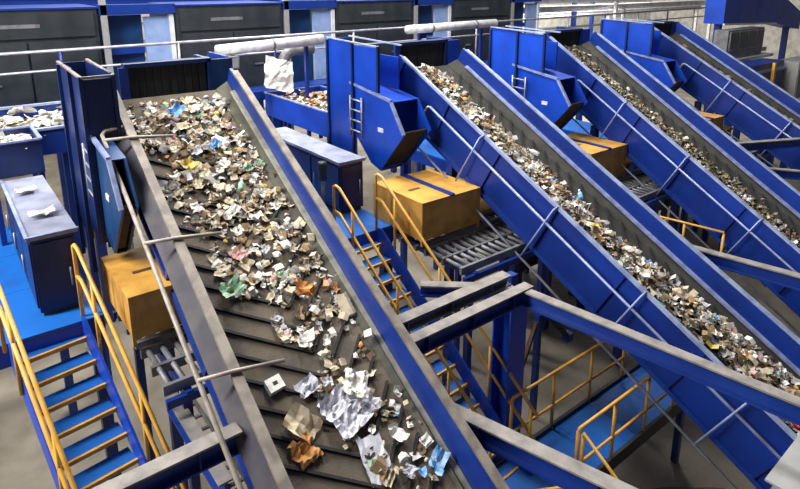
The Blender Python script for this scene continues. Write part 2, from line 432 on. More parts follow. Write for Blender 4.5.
def cabinet(i, x0, x1, y0, y1, z1, label):
    t = thing('control_cabinet', label, 'cabinet', (x0, y0, 3.9), (0, 0, 0), 'navy cabinets on the platforms')
    w, d, h = x1 - x0, y1 - y0, z1 - 3.9
    MB().box(0, w, 0, d, 0.06, h - 0.04).build('body', M['navy'], t)
    MB().box(0.03, w - .03, 0.03, d - .03, 0, 0.06).build('plinth', M['dark'], t)
    MB().box(-0.04, w + .04, -0.04, d + .03, h - 0.04, h).build('lid', M['cabtop'], t)
    MB().box(-0.055, -0.015, -0.055, d + .03, h, h + 0.02).build('lid_edge', M['rimblue'], t)
    MB().box(-0.015, w + .05, -0.055, -0.02, h, h + 0.02).build('lid_edge', M['rimblue'], t)
    for k in range(3):
        ya, yb = d * k / 3 + .03, d * (k + 1) / 3 - .03
        dr = MB().box(-0.022, -0.001, ya, yb, 0.12, h - 0.1).build('side_door', M['navy'], t)
        MB().tube([(-0.05, yb - .12, 0.35), (-0.05, yb - .12, 0.6)], 0.012, 6).build('handle', M['pipe'], dr, True)
    fd = MB().box(0.03, w - .03, -0.02, -0.001, 0.12, h - 0.1).build('front_door', M['navy'], t)
    MB().tube([(w - .1, -0.05, 0.35), (w - .1, -0.05, 0.6)], 0.012, 6).build('handle', M['pipe'], fd, True)
    return t
cabinet(0, 0.62, 1.10, 8.05, 10.7, 4.98, 'navy cabinet with a pale dusty lid on the wide blue platform')
cabinet(1, 5.42, 5.90, 8.60, 11.6, 4.88, 'navy cabinet with a pale lilac lid at the head of the middle stairs')
cabinet(2, 9.95, 10.4, 8.60, 11.4, 4.88, 'navy cabinet with a pale lid beside the brown-green waste belt chute')
# crumpled paper left on the lids
def orange_bin(i, x0, label):
    t = thing('collection_bin', label, 'bin', (x0, 6.85, 3.8), (0, 0, 0), 'orange collection bins under the conveyors')
    w, d, h = 1.28, 1.30, (0.62 if i == 0 else 0.72)
    b0 = 0.08
    MB().box(0, w, 0, 0.03, b0, h).build('front_board', M['orange'], t)
    MB().box(0, w, d - 0.03, d, b0, h).build('rear_board', M['orange'], t)
    MB().box(0, 0.03, 0.03, d - 0.03, b0, h).build('side_board', M['orange'], t)
    MB().box(w - 0.03, w, 0.03, d - 0.03, b0, h).build('side_board', M['orange'], t)
    MB().box(0.03, w - 0.03, 0.03, d - 0.03, b0, b0 + 0.03).build('bottom_board', M['orange'], t)
    MB().box(-0.02, w * 0.48, -0.02, d + .02, h, h + 0.03).build('lid_board', M['orange'], t)
    MB().box(w * 0.52, w + .02, -0.02, d + .02, h - 0.01, h + 0.02).build('lid_board', M['orange'], t)
    MB().box(w * 0.455, w * 0.535, -0.03, d + .03, h + 0.02, h + 0.05).build('lid_strap', M['deep'], t)
    for xx in (-0.02, w - 0.02):
        for yy in (-0.02, d - 0.02):
            MB().box(xx, xx + 0.04, yy, yy + 0.04, 0, h).build('corner_batten', M['orange'], t)
    MB().box(w * 0.15, w * .33, 0.55, 0.62, h + 0.03, h + 0.036).build('hand_slot', M['rust'], t)
    MB().prism([(w + .03, 0.1, b0 + .05), (w + .03, 0.7, b0 + .05), (w + 0.95, 0.7, b0 + .12), (w + 0.95, 0.1, b0 + .12)], (0, 0, 0.06)).build('outfeed_tray', M['orange'], t)
    return t
BX = [1.40, 5.85, 10.4, 15.0]
orange_bin(0, BX[0], 'orange-yellow lidded box tucked under the chevron belt beside the stairs')
orange_bin(1, BX[1], 'big orange-yellow lidded box under the paper-laden belt, beside the middle stairs')
orange_bin(2, BX[2], 'orange-yellow lidded box under the brown-green waste belt')
orange_bin(3, BX[3], 'orange-yellow lidded box under the outermost conveyor')

def roller_track(i, x0, x1, label):
    t = thing('roller_track', label, 'roller conveyor', (x0, 6.0, 3.4), (0, 0, 0), 'grey roller tracks under the bins')
    w = x1 - x0
    for yy in (0.0, 0.42, 0.84):
        MB().box(0, w, yy - .025, yy + .025, 0.22, 0.34).build('track_rail', M['grey'], t)
    n = int(w / 0.16)
    for k in range(n):
        MB().tube([(0.08 + .16 * k, 0.03, 0.3), (0.08 + .16 * k, 0.82, 0.3)], 0.035, 6).build('roller', M['grey'], t, True)
    for yy in (-0.08, 2.2):
        MB().box(0, w, yy - .03, yy + .03, 0.10, 0.20).build('support_beam', M['deep'], t)
    for xx in (0.25, w - 0.25):
        MB().box(xx - .04, xx + .04, -0.1, 2.3, 0.22 - .12, 0.22).build('cross_bearer', M['deep'], t)
        MB().box(xx - .05, xx + .05, 0.0, 0.1, -3.38, 0.1).build('leg', M['deep'], t)
        MB().box(xx - .05, xx + .05, 2.1, 2.2, -3.38, 0.1).build('leg', M['deep'], t)
    for yy in (1.1, 1.5, 1.9):
        MB().box(0, w, yy - .04, yy + .04, 0.22, 0.3).build('bin_bearer', M['grey'], t)
    return t
for i in range(4):
    roller_track(i, BX[i] + 0.05, BX[i] + 2.35, 'grey steel roller track carrying the orange box under ' + ANCH[i])

def hopper(i, x0, x1, y0, y1, z0, z1, m, label):
    t = thing('feed_hopper', label, 'hopper', (x0, y0, z0), (0, 0, 0), 'open hoppers behind the cabinets')
    w, d, h = x1 - x0, y1 - y0, z1 - z0
    MB().box(0, .03, 0, d, 0, h).build('side_sheet', m, t)
    MB().box(w - .03, w, 0, d, 0, h).build('side_sheet', m, t)
    MB().box(.03, w - .03, 0, .03, 0, h).build('end_sheet', m, t)
    MB().box(.03, w - .03, d - .03, d, 0, h).build('end_sheet', m, t)
    MB().box(.03, w - .03, .03, d - .03, 0, .04).build('bottom_sheet', m, t)
    for a, b in (((0, 0, h), (0, d, h)), ((0, 0, h), (w, 0, h)), ((w, 0, h), (w, d, h)), ((0, d, h), (w, d, h))):
        MB().bar(Vector(a) + Vector((0, 0, .01)), Vector(b) + Vector((0, 0, .01)), 0.05, 0.03).build('top_edge', M['railblue'], t)
    for a in (0.05, w - .05):
        for b in (0.06, d - .06):
            MB().box(a - .04, a + .04, b - .04, b + .04, 3.9 - z0, 0).build('leg', M['deep'], t)
    return (x0, x1, y0, y1, z0, z1)
HOP = [hopper(0, 0.45, 1.2, 10.8, 11.85, 5.0, 5.55, M['navy'], 'open navy hopper full of pale waste behind the dusty-lidded cabinet'),
       hopper(1, 6.42, 8.0, 10.6, 13.6, 4.75, 5.30, M['blue'], 'open bright blue hopper with reddish waste behind the lilac-lidded cabinet')]

# ------------------------------------------------------------------ steel frame between the conveyors
def ibeam(name, p, q, w, h, label, body=None, cat='beam', group=None, stiff=0, topm=None):
    p = Vector(p); q = Vector(q)
    d = q - p; L = d.length
    rz = math.atan2(d.y, d.x); ry = -math.atan2(d.z, math.hypot(d.x, d.y))
    t = thing(name, label, cat, p, (0, ry, rz), group)
    body = body or M['deep']
    MB().box(0, L, -w / 2, w / 2, -0.022, 0).build('top_flange', topm or M['flange'], t)
    MB().box(0, L, -w / 2, w / 2, -h, -h + 0.022).build('bottom_flange', body, t)
    MB().box(0, L, -0.012, 0.012, -h + 0.022, -0.022).build('web', body, t)
    for k in range(stiff):
        x = L * (k + 0.5) / stiff
        for sg in (-1, 1):
            MB().box(x - .006, x + .006, min(sg * .012, sg * w / 2 * .95), max(sg * .012, sg * w / 2 * .95), -h + .022, -.022).build('stiffener', body, t)
    return t
ibeam('steel_beam', (3.72, 4.72, 4.0), (5.95, 4.72, 4.0), 0.16, 0.22, 'blue beam with dusty grey flange joining the chevron conveyor to the blue column', stiff=3)
ibeam('steel_beam', (3.72, 5.12, 4.0), (5.95, 5.12, 4.0), 0.18, 0.16, 'dusty grey beam lying just behind the blue beam at the column head', M['grey'], stiff=3)
ibeam('steel_beam', (5.82, 4.66, 3.98), (6.32, 0.9, 3.98), 0.14, 0.22, 'long blue beam with grey flange running from the column head across the paper-laden conveyor')
ibeam('steel_beam', (3.86, 4.35, 3.45), (4.55, 1.9, 3.45), 0.17, 0.24, 'blue beam with wide grey flange leaving the chevron conveyor wall over the lower walkway', stiff=2)
ibeam('steel_beam', (0.15, 4.62, 4.0), (1.74, 4.62, 4.0), 0.16, 0.22, 'blue beam with dusty flange crossing above the foot of the stairs by the chevron belt', stiff=2)
ibeam('steel_beam', (1.62, 6.35, 3.35), (1.62, 4.75, 3.35), 0.14, 0.2, 'short dark blue beam under the grey rail of the chevron conveyor', stiff=1)
ibeam('steel_beam', (9.75, 4.35, 3.6), (10.2, 1.9, 3.6), 0.16, 0.22, 'blue beam with grey flange between the paper-laden and brown-green waste conveyors')
ibeam('steel_beam', (14.0, 5.9, 4.35), (16.2, 4.9, 4.35), 0.14, 0.2, 'grey-flanged beam under the outermost conveyor wall')
ibeam('steel_beam', (13.7, 6.4, 3.9), (14.9, 4.4, 3.9), 0.14, 0.2, 'thin blue beam between the brown-green waste conveyor and the outermost conveyor')
ibeam('steel_beam', (5.10, 6.0, 3.75), (5.95, 5.25, 3.75), 0.16, 0.18, 'short blue brace beam lying behind the dusty grey beam')
ibeam('steel_beam', (5.9, 1.42, 3.2), (8.2, 1.47, 3.2), 0.42, 0.3, 'broad light grey beam crossing the foot of the paper-laden conveyor', M['grey'], topm=M['midgrey'])

t = thing('steel_column', 'thick blue steel column holding the frame beside the lower walkway', 'column', (5.86, 4.95, 0))
MB().box(-0.17, 0.17, -0.012 - 0.15, -0.15 + 0.012, 0.03, 3.76).build('flange', M['blue'], t)
MB().box(-0.17, 0.17, 0.15 - 0.012, 0.15 + 0.012, 0.03, 3.76).build('flange', M['blue'], t)
MB().box(-0.012, 0.012, -0.138, 0.138, 0.03, 3.76).build('web', M['blue'], t)
MB().box(-0.25, 0.25, -0.25, 0.25, 0, 0.03).build('base_plate', M['grey'], t)
MB().box(-0.2, 0.2, -0.2, 0.2, 3.76, 3.78).build('cap_plate', M['grey'], t)
t = thing('steel_column', 'blue steel column under the frame close to the chevron conveyor wall', 'column', (4.0, 4.95, 0))
MB().box(-0.12, 0.12, -0.125, -0.105, 0.03, 3.76).build('flange', M['blue'], t)
MB().box(-0.12, 0.12, 0.105, 0.125, 0.03, 3.76).build('flange', M['blue'], t)
MB().box(-0.01, 0.01, -0.105, 0.105, 0.03, 3.76).build('web', M['blue'], t)
MB().box(-0.2, 0.2, -0.2, 0.2, 0, 0.03).build('base_plate', M['grey'], t)
def brace(p, q, r, m, label):
    mb = MB()
    mb.bar(p, q, r * 2, r * 2, (0.1, 0.9, 0.3))
    o = thing('diagonal_brace', label, 'brace', p)
    mb = MB(); mb.bar((0, 0, 0), Vector(q) - Vector(p), r * 2, r * 2, (0.1, 0.9, 0.3)); mb.build('bar', m, o)
    for e in (Vector((0, 0, 0)), Vector(q) - Vector(p)):
        MB().obox(e, (0.07, 0, 0), (0, 0.07, 0), (0, 0, 0.07)).build('end_gusset', M['deep'], o)
    return o
brace((6.25, 5.3, 3.75), (8.0, 5.45, 2.0), 0.045, M['dark'], 'black diagonal brace falling from the blue column head')
brace((7.35, 5.6, 2.55), (6.35, 5.4, 1.1), 0.03, M['rust'], 'thin rusty diagonal brace behind the blue column')

# ------------------------------------------------------------------ lower walkway
t = thing('lower_walkway', 'low blue walkway with dark edges passing under the paper-laden conveyor', 'walkway', (4.4, 3.75, 1.15))
n = 6
for k in range(n):
    MB().box(k * 0.8 + .004, (k + 1) * 0.8 - .004, 0.05, 0.95, 0.12, 0.15).build('floor_plate', M['floorblue'], t)
MB().box(0, 4.8, 0, 0.05, 0, 0.22).build('kick_plate', M['dark'], t)
MB().box(0, 4.8, 0.95, 1.0, 0, 0.22).build('kick_plate', M['dark'], t)
for xx in (0.2, 2.4, 4.6):
    for yy in (0.08, 0.92):
        MB().box(xx - .05, xx + .05, yy - .05, yy + .05, -1.13, 0.12).build('leg', M['deep'], t)
def railing(name, p, q, h, n, label, z2=0.5, group='yellow railings of the lower walkway', m=None, r=0.026, drop=False):
    p = Vector(p); q = Vector(q)
    t = thing(name, label, 'railing', p, (0, 0, 0), group)
    d = q - p; m = m or M['yellow']
    MB().tube([(0, 0, h - 0.06), d * 0.01 + Vector((0, 0, h)), d * 0.99 + Vector((0, 0, h)), d + Vector((0, 0, h - 0.06))], r, 8).build('top_rail', m, t, True)
    MB().tube([Vector((0, 0, h * z2)), d + Vector((0, 0, h * z2))], r * .85, 8).build('mid_rail', m, t, True)
    for k in range(n):
        b = d * (k / (n - 1))
        MB().tube([b, b + Vector((0, 0, h - 0.03))], r, 8).build('rail_post', m, t, True)
    return t
railing('guard_railing', (5.72, 4.72, 1.3), (8.6, 4.72, 1.3), 1.0, 4, 'yellow railing on the column side of the lower walkway', 0.42)
railing('guard_railing', (5.95, 3.78, 1.3), (8.55, 3.78, 1.3), 1.0, 4, 'yellow railing on the open floor side of the lower walkway', 0.42)
railing('guard_railing', (5.95, 3.7, 1.3), (6.05, 2.75, 0.55), 1.0, 2, 'short yellow railing sloping down from the lower walkway corner', 0.5)
railing('guard_railing', (4.62, 3.55, 1.3), (5.35, 3.15, 1.3), 1.0, 2, 'short yellow railing peeking out below the wide-flanged blue beam', 0.5)
railing('guard_railing', (11.15, 5.9, 2.35), (11.4, 4.5, 2.35), 1.0, 3, 'yellow railing in the gap under the brown-green waste conveyor', 0.5)
railing('guard_railing', (10.6, 5.5, 2.35), (11.15, 5.5, 2.35), 1.0, 2, 'short yellow railing crossing the gap under the brown-green waste conveyor', 0.5)
t = thing('small_landing', 'small blue landing with yellow railings under the brown-green waste conveyor', 'platform', (10.5, 4.4, 2.2))
MB().box(0, 1.0, 0, 1.6, 0.1, 0.15).build('floor_plate', M['floorblue'], t)
MB().box(0, 1.0, 0, 0.06, -0.05, 0.1).build('edge_beam', M['deep'], t)
for xx in (0.1, 0.9):
    for yy in (0.1, 1.5):
        MB().box(xx - .05, xx + .05, yy - .05, yy + .05, -2.18, 0.1).build('leg', M['deep'], t)
t = thing('lower_landing', 'small blue landing at the foot of the middle stairs', 'platform', (4.4, 2.4, 1.15))
MB().box(0, 1.6, 0, 1.3, 0.1, 0.15).build('floor_plate', M['floorblue'], t)
MB().box(0, 1.6, 0, 0.06, -0.05, 0.1).build('edge_beam', M['deep'], t)
for xx in (0.1, 1.5):
    for yy in (0.1, 1.2):
        MB().box(xx - .05, xx + .05, yy - .05, yy + .05, -1.15, 0.1).build('leg', M['deep'], t)

# ------------------------------------------------------------------ back catwalk and sorting machines
t = thing('catwalk_railing', 'long grey pipe railing in front of the dark sorting machines', 'railing', (-3, 14.2, 5.25))
MB().tube([(0, 0, 1.32), (34, 0, 1.48)], 0.034, 8).build('top_rail', M['pipe'], t, True)
MB().tube([(0, 0, 0.92), (34, 0, 1.08)], 0.026, 8).build('mid_rail', M['pipe'], t, True)
for k in range(14):
    MB().tube([(0.25 + 2.45 * k, 0, -.01), (0.25 + 2.45 * k, 0, 1.32 + .0115 * k)], 0.032, 8).build('rail_post', M['pipe'] if k % 2 else M['deep'], t, True)
t = thing('catwalk', 'narrow blue catwalk behind the conveyor heads', 'walkway', (-3, 14.1, 5.05))
for k in range(20):
    MB().box(k * 1.5 + .004, k * 1.5 + 1.496, 0, 0.75, 0.15, 0.19).build('floor_plate', M['deep'], t)
MB().box(0, 30, -0.04, 0, 0.0, 0.2).build('edge_beam', M['deep'], t)
MB().box(0, 30, 0.75, 0.79, 0.0, 0.2).build('edge_beam', M['deep'], t)
for k in range(7):
    MB().box(0.8 + 4.6 * k, 1.0 + 4.6 * k, 0.3, 0.5, -5.03, 0.15).build('leg', M['deep'], t)

def machine(i, x0, label):
    t = thing('sorting_machine', label, 'machine', (x0, 15, 4.72), (0, 0, 0), 'dark sorting machines along the back')
    z0 = 4.6
    MB().box(0, 2.85, 0.03, 2.2, 0.1, 2.68).build('body', M['dark'], t)
    for k in range(2):
        pn = MB().box(0.08 + 1.37 * k, 1.40 + 1.37 * k, -0.01, 0.03, 0.3, 2.0).build('door_panel', M['dark'], t)
        MB().box(0.6 + 1.37 * k, 0.85 + 1.37 * k, -0.04, -0.01, 1.1, 1.14).build('handle', M['grey'], pn)
    MB().box(0.08, 2.77, -0.01, 0.03, 2.08, 2.6).build('top_panel', M['dark'], t)
    MB().box(0.85, 1.7, -0.02, -0.01, 2.30, 2.38).build('name_strip', M['grey'], t)  # grey strip standing in for light reflected off the panel
    MB().box(-0.05, 2.9, 0.0, 2.2, 2.68, 2.72).build('roof_trim', M['deep'], t)
    # service bay beside it
    MB().box(2.93, 3.06, 0.0, 0.14, -4.7, 2.9).build('frame_post', M['midgrey'], t)
    MB().box(3.1, 3.86, 0.25, 2.1, 0.0, 2.5).build('service_box', M['teal'], t)
    MB().box(3.1, 3.86, 0.15, 0.24, 1.6, 1.75).build('box_rail', M['deep'], t)
    MB().box(3.88, 4.46, 0.1, 0.2, 0.0, 2.45).build('pale_panel', M['lightpanel'], t)
    MB().box(4.46, 4.56, 0.05, 0.2, -4.7, 2.5).build('frame_post', M['white'], t)
    MB().box(2.9, 4.6, 0.0, 0.3, 2.52, 2.75).build('lintel', M['deep'], t)
    for px in (0.1, 2.7):
        MB().box(px - .06, px + .06, 0.1, 0.3, -4.7, 0.1).build('leg', M['deep'], t)
    return t
ml = ['dark grey sorting machine behind the navy head housing', 'dark grey sorting machine behind the rubber curtain of the chevron belt',
      'dark grey sorting machine behind the paper-laden belt head', 'dark grey sorting machine at the end of the row beside the pale ducts']
for i in range(4):
    machine(i, 0.26 + 4.61 * i, ml[i])
t = thing('sorting_machine', 'dark grey sorting machine at the outer end of the row, behind the piled white paper', 'machine', (-4.35, 15, 4.6), (0, 0, 0), 'dark sorting machines along the back')
MB().box(0, 4.5, 0.03, 2.2, 0.1, 2.68).build('body', M['dark'], t)
MB().box(0.08, 4.4, -0.01, 0.03, 0.3, 2.0).build('door_panel', M['dark'], t)
MB().box(0, 4.5, -0.05, 2.2, 2.68, 2.78).build('roof_trim', M['deep'], t)
MB().box(0.1, 0.3, 0.1, 0.3, -4.58, 0.1).build('leg', M['deep'], t)
MB().box(4.2, 4.4, 0.1, 0.3, -4.58, 0.1).build('leg', M['deep'], t)

# cable ways and beams above the machines
for k, (yy, zz, x0, x1, m, lab) in enumerate([
    (17.6, 7.62, -6, 21, 'deep', 'long deep blue beam above the dark sorting machines'),
    (19.5, 7.75, -6, 34, 'white', 'long white beam behind the deep blue beam over the sorting machines'),
    (22.5, 7.55, -6, 40, 'lightpanel', 'long pale blue beam far behind the sorting machines')]):
    t = thing('overhead_beam', lab, 'beam', (x0, yy, zz))
    w = x1 - x0
    MB().box(0, w, -0.12, 0.12, 0.0, 0.04).build('top_flange', M[m], t)
    MB().box(0, w, -0.12, 0.12, -0.34, -0.30).build('bottom_flange', M[m], t)
    MB().box(0, w, -0.02, 0.02, -0.30, 0.0).build('web', M[m], t)
    for xx in [3 + 6 * j for j in range(int(w / 6))]:
        MB().box(xx - .1, xx + .1, -0.1, 0.1, -zz + 0.02, -0.34).build('leg', M['deep'], t)

for k, (yy, zz, x0, x1, lab) in enumerate([
    (18.2, 7.22, 17.6, 40, 'upper white steel beam beyond the row of sorting machines'),
    (18.6, 6.78, 18.4, 42, 'lower white steel beam beyond the row of sorting machines'),
    (22.0, 6.2, 22, 46, 'far white steel beam close to the cream wall')]):
    t = thing('white_beam', lab, 'beam', (x0, yy, zz))
    w = x1 - x0
    MB().box(0, w, -0.13, 0.13, 0.0, 0.04).build('top_flange', M['white'], t)
    MB().box(0, w, -0.13, 0.13, -0.26, -0.22).build('bottom_flange', M['white'], t)
    MB().box(0, w, -0.03, 0.03, -0.22, 0.0).build('web', M['white'], t)
    for xx in (0.5, w / 2, w - 0.5):
        MB().box(xx - .08, xx + .08, -0.08, 0.08, -zz + 0.01, -0.26).build('leg', M['white'], t)

def duct(pts, r, m, name, label, cat):
    t = thing(name, label, cat, pts[0])
    o = Vector(pts[0])
    MB().tube([Vector(p) - o for p in pts], r, 16).build('pipe', M[m], t, True)
    for e in (Vector(pts[0]) * .85 + Vector(pts[-1]) * .15, Vector(pts[0]) * .15 + Vector(pts[-1]) * .85):
        MB().box(e.x - .04 - o.x, e.x + .04 - o.x, e.y + r * .5 - o.y, e.y + r * .5 + .08 - o.y, 0.01 - o.z, min(pts[0][2], pts[-1][2]) - o.z).build('stand', M['deep'], t)
    for j in range(len(pts) - 1):
        p, q = Vector(pts[j]) - o, Vector(pts[j + 1]) - o
        if (q - p).length > 0.6:
            d = (q - p).normalized()
            nn = max(1, int((q - p).length / 1.4))
            for k in range(nn):
                c = p + (q - p) * ((k + 0.5) / nn)
                MB().tube([c - d * 0.025, c + d * 0.025], r * 1.09, 16).build('pipe_band', M['grey'], t, True)
    return t
duct([(5.0, 12.9, 6.50), (7.7, 12.9, 6.60)], 0.13, 'silver', 'silver_duct', 'bright silver duct beside the crumpled white sheet over the bright blue hopper', 'duct')
duct([(10.4, 12.9, 6.70), (13.9, 12.9, 6.74)], 0.12, 'silver', 'silver_duct', 'bright silver duct behind the head of the paper-laden belt', 'duct')
arc = [(7.05 + 0.33 - 0.33 * math.cos(a), 13.75, 5.95 + 0.33 * math.sin(a)) for a in [math.pi * k / 10 * 0.5 for k in range(11)]]
duct([(7.05, 13.75, 5.2)] + arc + [(7.9, 13.75, 6.28)], 0.14, 'grey', 'elbow_duct', 'grey curved elbow duct behind the bright blue hopper', 'duct')
t = thing('junction_box', 'small grey box hanging under the long silver duct', 'box', (5.1, 12.62, 6.1))
MB().box(0, 0.3, 0, 0.2, 0, 0.28).build('body', M['grey'], t)
MB().box(0.03, 0.27, -0.015, 0, 0.03, 0.25).build('cover', M['midgrey'], t)

# ------------------------------------------------------------------ far right background
t = thing('distant_housing', 'large blue machine housing beyond the outermost conveyor, under the pale roof beams', 'housing', (22.3, 9.8, 6.5))
MB().prism([(0, 0, 0.0), (0, 0, 1.2), (4.2, 0, 1.2), (7.2, 0, 0.2), (7.2, 0, -0.5), (4.6, 0, -0.15)], (0, 0.7, 0)).build('body', M['blue'], t)
MB().bar((0, -0.02, 0.0), (4.6, -0.02, -0.15), 0.06, 0.06).build('edge_angle', M['white'], t)
for xx in (1.4, 2.8):
    MB().box(xx - .02, xx + .02, -0.02, 0, 0.05, 1.15).build('seam', M['deep'], t)
for xx in (0.3, 6.6):
    MB().box(xx - .1, xx + .1, 0.2, 0.4, -6.43, 0.0).build('leg', M['deep'], t)
t = thing('window_cabin', 'small grey machine cabin with dark windows below the large blue housing', 'cabin', (21.5, 9.2, 5.35))
MB().box(0, 2.9, 0.03, 0.5, 0, 1.0).build('body', M['grey'], t)
for k in range(4):
    fr = MB().box(0.12 + 0.7 * k, 0.74 + 0.7 * k, -0.01, 0.03, 0.3, 0.95).build('window_frame', M['midgrey'], t)
    MB().box(0.18 + 0.7 * k, 0.68 + 0.7 * k, -0.02, -0.01, 0.36, 0.9).build('pane', M['glass'], fr)
MB().box(-0.1, 3.6, -0.15, 0.5, -0.1, 0.0).build('deck_edge', M['white'], t)
for xx in (0.2, 2.7):
    MB().box(xx - .08, xx + .08, 0.3, 0.5, -5.33, -0.1).build('leg', M['deep'], t)
t = thing('side_unit', 'blue box unit with an orange corner post below the window cabin', 'machine', (20.2, 8.0, 3.85))
MB().box(0, 3.0, 0, 0.7, 0, 1.5).build('body', M['deep'], t)
MB().box(-0.03, 3.03, -0.05, 0.0, 1.2, 1.3).build('belt_rail', M['lightpanel'], t)
MB().box(1.85, 2.0, -0.15, -0.06, 0.0, 1.5).build('corner_post', M['yellow'], t)
for xx in (0.2, 2.8):
    MB().box(xx - .08, xx + .08, 0.3, 0.5, -3.83, 0).build('leg', M['deep'], t)
t = thing('switch_cabinet', 'plain light grey switch cabinet next to the orange corner post', 'cabinet', (23.4, 7.6, 4.0))
MB().box(0, 1.8, 0, 0.7, 0, 1.3).build('body', M['midgrey'], t)
MB().box(0.05, 0.88, -0.02, 0, 0.05, 1.25).build('door', M['midgrey'], t)
MB().box(0.92, 1.75, -0.02, 0, 0.05, 1.25).build('door', M['midgrey'], t)
for xx in (0.2, 1.6):
    MB().box(xx - .08, xx + .08, 0.4, 0.6, -3.98, 0).build('leg', M['deep'], t)
t = thing('end_platform', 'blue grating platform far behind the outermost conveyor', 'platform', (19.6, 10.9, 5.0))
for k in range(6):
    MB().box(k * 1.6 + .005, k * 1.6 + 1.595, 0, 1.4, 0.1, 0.16).build('floor_plate', M['cream'], t)
MB().box(0, 9.6, -0.05, 0, 0, 0.18).build('edge_beam', M['cream'], t)
for xx in (0.5, 9):
    MB().box(xx - .08, xx + .08, 0.4, 0.6, -4.98, 0.1).build('leg', M['deep'], t)

# transfer trough crossing under the outer conveyors, dark machines below the stairs
t = thing('transfer_trough', 'dark steel trough of waste crossing under the outer conveyors', 'conveyor', (9.7, 8.3, 1.4))
MB().box(0, 10.2, 0, 0.06, 0, 1.0).build('side_wall', M['dark'], t)
MB().box(0, 10.2, 1.6, 1.66, 0, 1.3).build('side_wall', M['dark'], t)
MB().box(0, 10.2, 0.06, 1.6, 0.3, 0.4).build('belt', M['rubber'], t)
MB().box(0, 10.2, -0.03, 0.08, 1.0, 1.05).build('rim_flange', M['grey'], t)
MB().box(0, 10.2, 1.58, 1.69, 1.3, 1.35).build('rim_flange', M['grey'], t)
for xx in [0.4 + 2.2 * j for j in range(5)]:
    MB().box(xx - .06, xx + .06, -0.05, 0.0, 0.0, 1.0).build('wall_rib', M['dark'], t)
    for yy in (0.05, 1.6):
        MB().box(xx - .07, xx + .07, yy - .07, yy + .07, -1.38, 0.0).build('leg', M['deep'], t)
t = thing('motor_unit', 'dark motor unit with ribbed casing beside the foot of the yellow-railed stairs', 'machine', (-1.6, 4.9, 0))
MB().box(0, 1.45, 0, 2.0, 0, 0.25).build('base_frame', M['dark'], t)
MB().box(0.1, 1.35, 0.1, 1.9, 0.25, 1.9).build('casing', M['dark'], t)
for j in range(8):
    MB().box(0.06, 1.39, 0.2 + 0.21 * j, 0.25 + 0.21 * j, 0.3, 1.95).build('casing_rib', M['grey'], t)
MB().tube([(0.7, 0.9, 1.9), (0.7, 0.9, 2.3)], 0.16, 14).build('air_stack', M['grey'], t, True)
t = thing('cable_tray', 'grey cable tray slung below the rim of the chevron conveyor', 'cable tray', (1.78, 4.9, 2.75))
for xx in (0, 0.22):
    MB().box(xx - .012, xx + .012, 0, 2.2, 0, 0.09).build('side_rail', M['grey'], t)
for j in range(9):
    MB().box(0.012, 0.208, 0.1 + 0.25 * j, 0.14 + 0.25 * j, 0.005, 0.03).build('rung', M['grey'], t)
for yy in (0.3, 1.9):
    MB().box(0.09, 0.13, yy - .02, yy + .02, -2.73, 0.005).build('leg', M['deep'], t)
t = thing('signal_post', 'grey rounded signal post on the platform behind the middle stair railing', 'post', (5.0, 8.5, 3.9))
MB().tube([(0, 0, 0), (0, 0, 0.9)], 0.03, 10).build('pole', M['grey'], t, True)
MB().tube([(0, 0, 0.78), (0, 0, 1.05), (0, 0, 1.1)], 0.075, 12).build('lamp_head', M['dark'], t, True)
MB().box(-.1, .1, -.1, .1, 0, 0.02).build('base_plate', M['grey'], t)

# heap of dark sweepings on the floor
def heap(cx, cy, rx, ry, h, seed):
    rnd = random.Random(seed)
    n, m_ = 26, 10
    mb = MB(); vs_ = [(0, 0, h)]
    for j in range(1, m_ + 1):
        for k in range(n):
            a = 2 * math.pi * k / n; rr = j / m_
            zz = h * (1 - rr ** 1.5) + (rnd.uniform(-.05, .05) * h * 2 if j < m_ else 0)
            e = 1 + 0.12 * math.sin(3 * a + seed)
            vs_.append((rx * rr * e * math.cos(a), ry * rr * e * math.sin(a), max(0.0, zz)))
    fs = [(0, 1 + k, 1 + (k + 1) % n) for k in range(n)]
    for j in range(m_ - 1):
        for k in range(n):
            a = 1 + j * n + k; b = 1 + j * n + (k + 1) % n
            fs.append((a, a + n, b + n, b))
    mb.add(vs_, fs)
    o = mb.build('debris_heap', M['heap']); o.location = (cx, cy, 0.0)
    return o
tag(heap(7.6, 3.0, 1.5, 0.8, 0.5, 3), 'dark brown heap of sweepings on the concrete beneath the paper-laden conveyor', 'heap', kind='stuff')

# ------------------------------------------------------------------ waste
rw = random.Random(21)
def sheet_geo(rnd, w, h, n, amp, curl):
    """crumpled sheet: a folded grid"""
    fx, fy, ph = rnd.uniform(2, 7), rnd.uniform(2, 7), rnd.uniform(0, 6)
    vs_ = []
    for j in range(n):
        for k in range(n):
            u = k / (n - 1) - .5; v = j / (n - 1) - .5
            z = amp * (abs(math.sin(fx * u + ph)) * .6 + abs(math.sin(fy * v - ph)) * .5) + rnd.uniform(-.35, .35) * amp + curl * (u * u * 2 + v * v)
            jj = .27 / (n - 1)
            vs_.append((w * (u + rnd.uniform(-jj, jj)), h * (v + rnd.uniform(-jj, jj)), z))
    lo = min(p[2] for p in vs_)
    vs_ = [(a, b, c - lo) for a, b, c in vs_]
    fs = []
    for j in range(n - 1):
        for k in range(n - 1):
            a = j * n + k
            fs.append((a, a + 1, a + n + 1, a + n))
    return vs_, fs
PHI = (1 + 5 ** .5) / 2
ICO_V = [Vector(p).normalized() for p in ((-1, PHI, 0), (1, PHI, 0), (-1, -PHI, 0), (1, -PHI, 0), (0, -1, PHI), (0, 1, PHI), (0, -1, -PHI), (0, 1, -PHI), (PHI, 0, -1), (PHI, 0, 1), (-PHI, 0, -1), (-PHI, 0, 1))]
